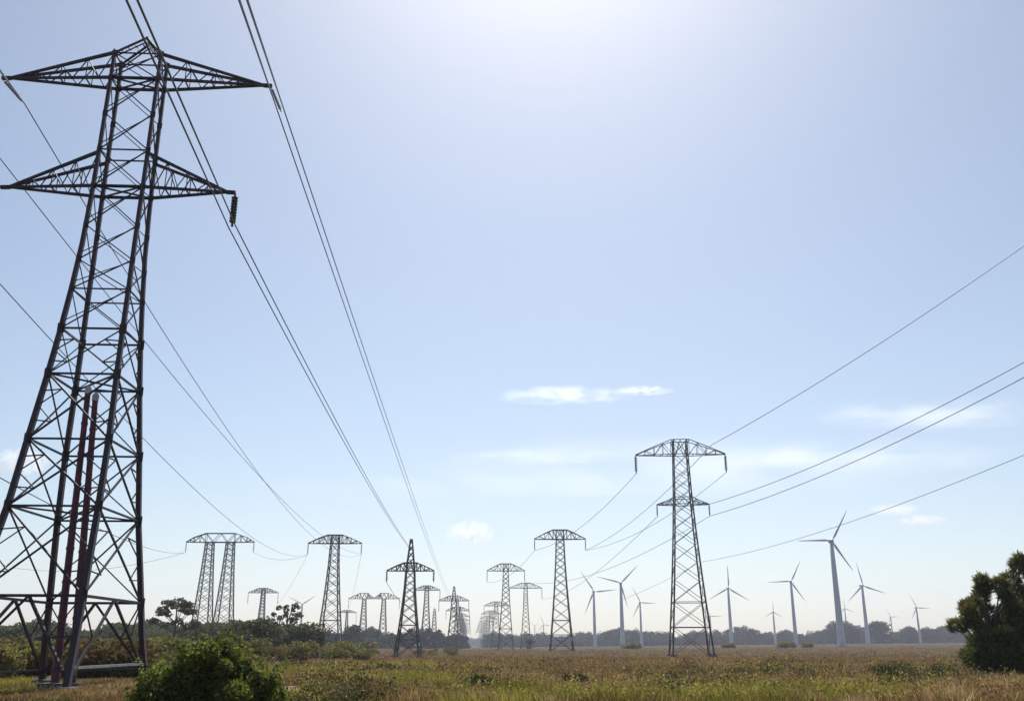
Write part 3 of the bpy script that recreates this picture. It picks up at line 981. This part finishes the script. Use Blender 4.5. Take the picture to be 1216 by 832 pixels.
# near wood at the left: individual trees copied from four shapes
G = 'trees of the near wood behind the nearest pylon'
LT = 'dark leafy tree in the wood behind the legs of the nearest pylon'
protos = []
px = -60.0
spots = []
while px < 300:
    spots.append((px, random.uniform(190, 300), random.uniform(14, 20) + 4 * math.sin(px * .05)))
    px += random.uniform(5, 11)
for i, (px, Y, hp) in enumerate(spots):
    h = 1.7 + hp * Y / FPX
    x = ground_x(px, Y); z = float(gz(x, Y))
    if i < 4:
        r_ = tree(LT, px, Y, 766 - hp, random.uniform(30, 40), n=14, size=.42, per=70, low=.12, group=G)
        protos.append((r_, h))
    else:
        p, ph = random.choice(protos)
        dup(p, (x, Y, z), random.uniform(0, 6.28), scale=h / ph * random.uniform(.95, 1.1))

# scrub
def shrub_proto(name, label, cat, m, h, wd, n, size, per, group, loc, spiky=0):
    root = thing(name, label, cat, loc, 0, group)
    cl = []
    for k in range(n):
        a = random.uniform(0, 6.28); q = wd * .5 * math.sqrt(random.random()) * .75
        r = wd * random.uniform(.16, .26); z = h * random.uniform(.2, .8) * (1 - .5 * (q / (wd * .5)) ** 2)
        cl.append(((q * math.cos(a), q * math.sin(a), z), (r, r, min(r, h * .4))))
    link_mesh('foliage', crown_mesh('foliage', cl, per, size), M[m], root)
    s = MB()
    for c, r in cl[:7]:
        s.tube([(c[0] * .2, c[1] * .2, -.1), (c[0] * .6, c[1] * .6, c[2] * .6), tuple(c)], [.05, .035, .012], 5)
    s.build('stem', M['bark'], root)
    return root
GS = 'olive scrub along the wood edge'
LS = 'olive green shrub in the scrub belt between the field and the wood'
LD = 'tawny dry shrub in the scrub belt between the field and the wood'
sp_ = []
def place_scrub(px, Y): sp_.append((px, Y))
for k in range(84):
    px = random.uniform(-80, 190); place_scrub(px, random.uniform(50, 120))
for k in range(62):
    t = random.random(); px = lerp(180, 440, t)
    place_scrub(px, random.uniform(lerp(66, 125, t), lerp(130, 220, t)))
for k in range(16):
    px = random.uniform(420, 540); place_scrub(px, random.uniform(200, 330))
SP = []
for i in range(5):
    px, Y = sp_[i * 7]
    x = ground_x(px, Y)
    dry = i in (3,)
    SP.append((shrub_proto('shrub', LD if dry else LS, 'shrub', 'scrub_dry' if dry else 'scrub', 2.0 + .25 * (i % 3), 4.2 + .4 * i, 13, .17, 420, 'dry tawny scrub along the wood edge' if dry else GS, (x, Y, float(gz(x, Y)))), i))
used = {i * 7 for i in range(5)}
for j, (px, Y) in enumerate(sp_):
    if j in used: continue
    dry = 250 < px < 420 and random.random() < .3
    p = SP[3][0] if dry else random.choice([SP[0], SP[1], SP[2], SP[4]])[0]
    x = ground_x(px, Y)
    s_ = random.uniform(.65, 1.1) if px < 430 else random.uniform(.4, .7)
    if px < 190: s_ *= lerp(.72, 1.0, (Y - 50) / 68)
    dup(p, (x, Y, float(gz(x, Y)) - .1), random.uniform(0, 6.28), scale=s_)

# low weeds in the field, each where the photograph shows one
WD = [
    ('dark low weed clump in the grass in front of the pointed pylon', 455, 58, 3.4, .7),
    ('dark bushy weed in the grass below the gap between the pylon lines', 575, 36, 1.3, .8),
    ('green weed clump in the grass in front of the slim arched pylon', 690, 41, 1.6, .75),
    ('dark low weed spread in the grass near the tall double-armed pylon', 775, 40, 3.2, .5),
    ('wide green shrubby weed in the grass beside the feathery tree', 1085, 47, 4.0, 1.1),
    ('low green shrub at the foot of the turbine with the thick tower', 751, 420, 9.5, 2.4),
    ('low green shrub at the foot of the turbine with the upright blade', 864, 430, 7, 2.4),
    ('low green shrub at the foot of the turbine with the steep upper blade', 934, 420, 8, 3),
    ('small dark shrub in the field between two turbine towers', 959, 430, 5.5, 2.2),
    ('small green bush at the field edge in front of the wood, beside the pointed pylon', 436, 270, 5.5, 3.2),
]
for lab, px, Y, wd, h in WD:
    x = ground_x(px, Y)
    far = Y > 200
    shrub_proto('shrub' if far else 'weed_clump', lab, 'shrub' if far else 'weed', 'scrub' if far else 'weed', h, wd, 12, .45 if far else .07, 60 if far else 1500 / max(1, wd * .6), None, (x, Y, float(gz(x, Y)) - .05))

# bright leafy bush in the near corner
def near_bush():
    random.seed(5)
    Y = 23.5; x = ground_x(246, Y) ; z0 = float(gz(x, Y))
    root = thing('bush', 'bright green leafy bush in front of the nearest pylon', 'bush', (x, Y, z0))
    cl = []
    hts = [(q_[0] * .8 - .03, q_[1] * .84 + .12 * math.sin(q_[0] * 9)) for q_ in [(-1.75, .75), (-1.35, 1.15), (-.9, 1.5), (-.45, 1.75), (-.1, 1.9), (.3, 1.95), (.75, 1.6), (1.2, 1.35), (1.65, 1.1), (1.9, .7), (-1.95, .4), (2.05, .35)]]
    for hx, hz_ in hts:
        for k in range(5):
            r = random.uniform(.13, .3)
            cl.append(((hx + random.uniform(-.12, .12), random.uniform(-.9, .9), hz_ - r * .6 + random.uniform(-.12, .05)), r))
        z = hz_ - .55
        while z > .1:
            for k in range(2):
                r = random.uniform(.35, .5)
                cl.append(((hx + random.uniform(-.15, .15), random.uniform(-1.1, 1.1), z), r))
            z -= .4
    P = [clump_points(c, (r, r, r), int(1700 * r * r * 3), .35)[0] for c, r in cl]
    # loose shoots standing out of the outline
    for hx, hz_ in hts[:10]:
        for k in range(12):
            b = np.array((hx + random.uniform(-.3, .3), random.uniform(-.6, .6), hz_ - .2)); d = np.array((random.uniform(-.25, .25), random.uniform(-.2, .2), random.uniform(.25, .62)))
            t = rng.uniform(0, 1, 26)[:, None]
            P.append(b + d * t + rng.normal(scale=.035, size=(26, 3)))
    V, F = leaf_quads(np.concatenate(P), .058, 1.7, nrm=np.array((0, -.1, .6)))
    link_mesh('foliage', np_mesh('foliage', V, F), M['bush'], root)
    s = MB()
    for c, r in cl[::3]:
        s.tube([(c[0] * .25, c[1] * .25, -.1), (c[0] * .7, c[1] * .7, c[2] * .6), c], [.035, .02, .006], 5)
    s.build('stem', M['bark'], root)
near_bush()

# feathery dark tree at the edge
def feather_tree():
    Y = 50.0; x = ground_x(1185, Y); z0 = float(gz(x, Y))
    root = thing('conifer', 'dark feathery tree with brush-like tufts and brownish tips, alone in the field', 'tree', (x, Y, z0))
    k = Y / FPX * .97
    random.seed(31)
    L = [(1140, 730, 13), (1146, 722, 12), (1150, 741, 10), (1136, 742, 9), (1158, 716, 10),
         (1166, 700, 12), (1178, 696, 13), (1174, 709, 11), (1188, 708, 12), (1163, 690, 8),
         (1204, 674, 12), (1217, 670, 13), (1210, 686, 13), (1226, 684, 15), (1240, 676, 14), (1199, 664, 7),
         (1184, 728, 12), (1199, 722, 15), (1216, 708, 16), (1232, 702, 17), (1250, 698, 18), (1195, 741, 16), (1216, 730, 20), (1238, 728, 24), (1262, 730, 24),
         (1172, 748, 13), (1166, 763, 14), (1185, 757, 20), (1208, 757, 26), (1236, 758, 28), (1264, 762, 26),
         (1158, 780, 13), (1172, 784, 17), (1192, 784, 24), (1218, 785, 26), (1244, 786, 26), (1268, 788, 22)]
    P, D, Cc = [], [], []
    cl = []
    for px, py, r in L:
        p = at(px, py, Y)
        for q in range(1 if py < 740 else 2):
            c = np.array((p.x - x, random.uniform(-1.0, 1.0), p.z - z0)); rr = r * k * random.uniform(.84, 1.0)
            if py > 750: rr *= 1.1
            cl.append((c, rr))
            n = int(3000 * rr * rr)
            pts, d = clump_points(c, (rr * .8, rr * .8, rr * .7), n, .25)
            pts = pts + np.sin(pts * 5.0 + px) * rr * .16
            P.append(pts); D.append(d)
            green = np.array((.065, .088, .022)); tip = np.array((.13, .085, .03)); lite = np.array((.14, .165, .03))
            f = rng.random((n, 1)); cc = np.where(f < .6, green, lite)
            topmost = (d[:, 2:3] > .15) & (rng.random((n, 1)) < .55) & (py < 745)
            cc = np.where(topmost, tip, cc)
            Cc.append(cc)
    P = np.concatenate(P); D = np.concatenate(D); Cc = np.concatenate(Cc)
    n = len(P)
    d = D + rng.normal(scale=.35, size=(n, 3)); d[:, 2] += .35; d /= np.linalg.norm(d, axis=1)[:, None]
    s = np.cross(d, rng.normal(size=(n, 3))); s /= np.linalg.norm(s, axis=1)[:, None]
    ln = rng.uniform(.14, .36, n)[:, None]; wd = rng.uniform(.018, .035, n)[:, None]
    V = np.stack([P - s * wd, P + s * wd, P + d * ln * .6 + s * wd * .8, P + d * ln], 1).reshape(-1, 3)
    F = np.arange(4 * n).reshape(-1, 4)
    link_mesh('crown', np_mesh('crown', V, F, np.repeat(Cc, 4, 0)), M['needle'], root)
    limbs = [((0, 0, max(.3, c[2] * .45)), tuple(c)) for c, r in cl if True]
    trunk_mb(4.0, .16, limbs=limbs).build('trunk', M['bark'], root, smooth=True)
feather_tree()

# ------------------------------------------------------------------ grass
def vnoise(x, y, sc, seed):
    r = np.random.default_rng(seed); n = 64; g = r.random((n, n))
    u, v = x / sc, y / sc
    i, j = np.floor(u).astype(int), np.floor(v).astype(int); fu, fv = u - i, v - j
    fu = fu * fu * (3 - 2 * fu); fv = fv * fv * (3 - 2 * fv)
    a = g[i % n, j % n]; b = g[(i + 1) % n, j % n]; c = g[i % n, (j + 1) % n]; d = g[(i + 1) % n, (j + 1) % n]
    return a * (1 - fu) * (1 - fv) + b * fu * (1 - fv) + c * (1 - fu) * fv + d * fu * fv
def grass(n=95000, blades=7):
    Y = 1 / rng.uniform(1 / 420, 1 / 24, n)
    X = rng.uniform(-.72, .72, n) * Y
    big = .6 * vnoise(X + 500, Y * .6, 9, 1) + .4 * vnoise(X + 900, Y * .7, 3.2, 2)
    fine = vnoise(X + 300, Y, 1.2, 3)
    # kinds: brown seeding grass, straw, yellow-green weeds, dark leafy weeds
    kind = np.where(big > .60, 2, np.where(fine > .78, 1, 0))
    kind = np.where((big < .33) & (fine > .5), 3, kind)
    kind = np.where(rng.random(n) < .18, rng.integers(0, 4, n), kind)
    kind = np.where((Y > 90) & (rng.random(n) < .75), 0, kind)
    # bare patches of sand
    keep = ~((((X + 7.0) / 3.6) ** 2 + ((Y - 37.0) / 3.0) ** 2 < 1) | (((X + 22.5) / 3.0) ** 2 + ((Y - 38.5) / 1.2) ** 2 < 1)) | (rng.random(n) < .08)
    X, Y, kind, fine = X[keep], Y[keep], kind[keep], fine[keep]; n = len(X)
    Z = gz(X, Y)
    cols = np.array([(.255, .158, .068), (.36, .25, .115), (.28, .245, .05), (.10, .10, .03)])
    near_tower = np.where((X < -.21 * Y) & (Y < 60), .42, 1.0)
    ht = near_tower * np.array([.36, .42, .40, .36])[kind] * (.55 + .9 * fine) * rng.uniform(.7, 1.25, n)
    wscale = np.sqrt(np.maximum(Y, 30) / 30.0)
    C = cols[kind] * (.7 + .6 * vnoise(X + 55, Y * .45, 2.2, 33))[:, None] * rng.uniform(.7, 1.35, (n, 1)) * (1 + rng.normal(scale=.07, size=(n, 3)))
    m = n * blades
    X = np.repeat(X, blades) + rng.normal(scale=.16, size=m) * np.repeat(wscale, blades); Y = np.repeat(Y, blades) + rng.normal(scale=.16, size=m) * np.repeat(wscale, blades)
    Z = np.repeat(Z, blades); h = np.repeat(ht, blades) * rng.uniform(.5, 1.15, m)
    a = rng.uniform(0, 6.28, m); le = rng.uniform(.05, .55, m) * h
    wd = rng.uniform(.008, .022, m) * np.repeat(wscale, blades)
    B = np.stack([X, Y, Z - .03], 1)
    s = np.stack([np.cos(a), np.sin(a), np.zeros(m)], 1) * wd[:, None]
    b2 = a + rng.normal(scale=1.2, size=m)
    t = np.stack([np.cos(b2) * le, np.sin(b2) * le, h], 1)
    mid = t * np.array([.35, .35, .55])
    V = np.stack([B - s, B + s, B + mid + s * 1.1, B + t, B + mid - s * 1.1], 1).reshape(-1, 3)
    F = np.arange(5 * m).reshape(-1, 5)
    me = np_mesh('dry_grass', V, F, np.repeat(np.repeat(C, blades, 0), 5, 0))
    tag(link_mesh('dry_grass', me, M['grass']), 'brown and yellow green rough grass covering the field', 'grass', kind='stuff')
grass()

def weeds(n=15000):
    """leafy, seeding weed clumps that make the field look rough"""
    Y = 1 / rng.uniform(1 / 260, 1 / 25, n)
    X = rng.uniform(-.72, .72, n) * Y
    big = .6 * vnoise(X + 500, Y * .6, 9, 1) + .4 * vnoise(X + 900, Y * .7, 3.2, 2)
    dk = vnoise(X + 77, Y * .8, 4.0, 9)
    keep = ~((X < -.22 * Y) & (Y < 62)) & ~((((X + 7.0) / 4.2) ** 2 + ((Y - 36.0) / 4.2) ** 2 < 1))
    X, Y, big, dk = X[keep], Y[keep], big[keep], dk[keep]; n = len(X)
    kind = np.where(big > .56, 1, 0)
    kind = np.where((big < .45) & (vnoise(X + 31, Y * .5, 2.6, 21) > .52), 3, kind)
    kind = np.where(dk > .68, 2, kind)
    kind = np.where(rng.random(n) < .12, rng.integers(0, 4, n), kind)
    kind = np.where((Y > 85) & (rng.random(n) < .8), 0, kind)
    cols = np.array([(.275, .168, .072), (.33, .28, .055), (.085, .085, .025), (.15, .088, .04)])
    per = 44
    sc = np.sqrt(np.maximum(Y, 30) / 30)
    r = rng.uniform(.18, .5, n) * sc; h = np.where(rng.random(n) < .16, rng.uniform(.55, 1.0, n), rng.uniform(.18, .48, n)) * np.clip(2.4 - Y / 60, .5, 1)
    dkh = 1 + .5 * (dk > .68); h = h * dkh
    d = rng.normal(size=(n, per, 3)); d /= np.linalg.norm(d, axis=2)[:, :, None]
    k = rng.uniform(.2, 1, (n, per, 1)) ** .6
    P = d * k * np.stack([r, r, h], 1)[:, None, :]
    P[:, :, 2] = np.abs(P[:, :, 2])
    P += np.stack([X, Y, gz(X, Y)], 1)[:, None, :]
    C = cols[kind][:, None, :] * rng.uniform(.55, 1.45, (n, per, 1)) * rng.uniform(.8, 1.2, (n, 1, 1))
    pale = rng.random((n, per, 1)) < .07
    C = np.where(pale, np.array((.34, .29, .19)), C)
    V, F = leaf_quads(P.reshape(-1, 3), 1.0, 1.5)
    size = np.repeat(np.repeat(.055 * sc, per), 4)
    cen = np.repeat(P.reshape(-1, 3), 4, 0)
    V = cen + (V - cen) * size[:, None]
    me = np_mesh('field_weeds', V, F, np.repeat(C.reshape(-1, 3), 4, 0))
    tag(link_mesh('field_weeds', me, M['grass']), 'leafy brown and yellow green weeds seeding among the grass', 'weeds', kind='stuff')
weeds()
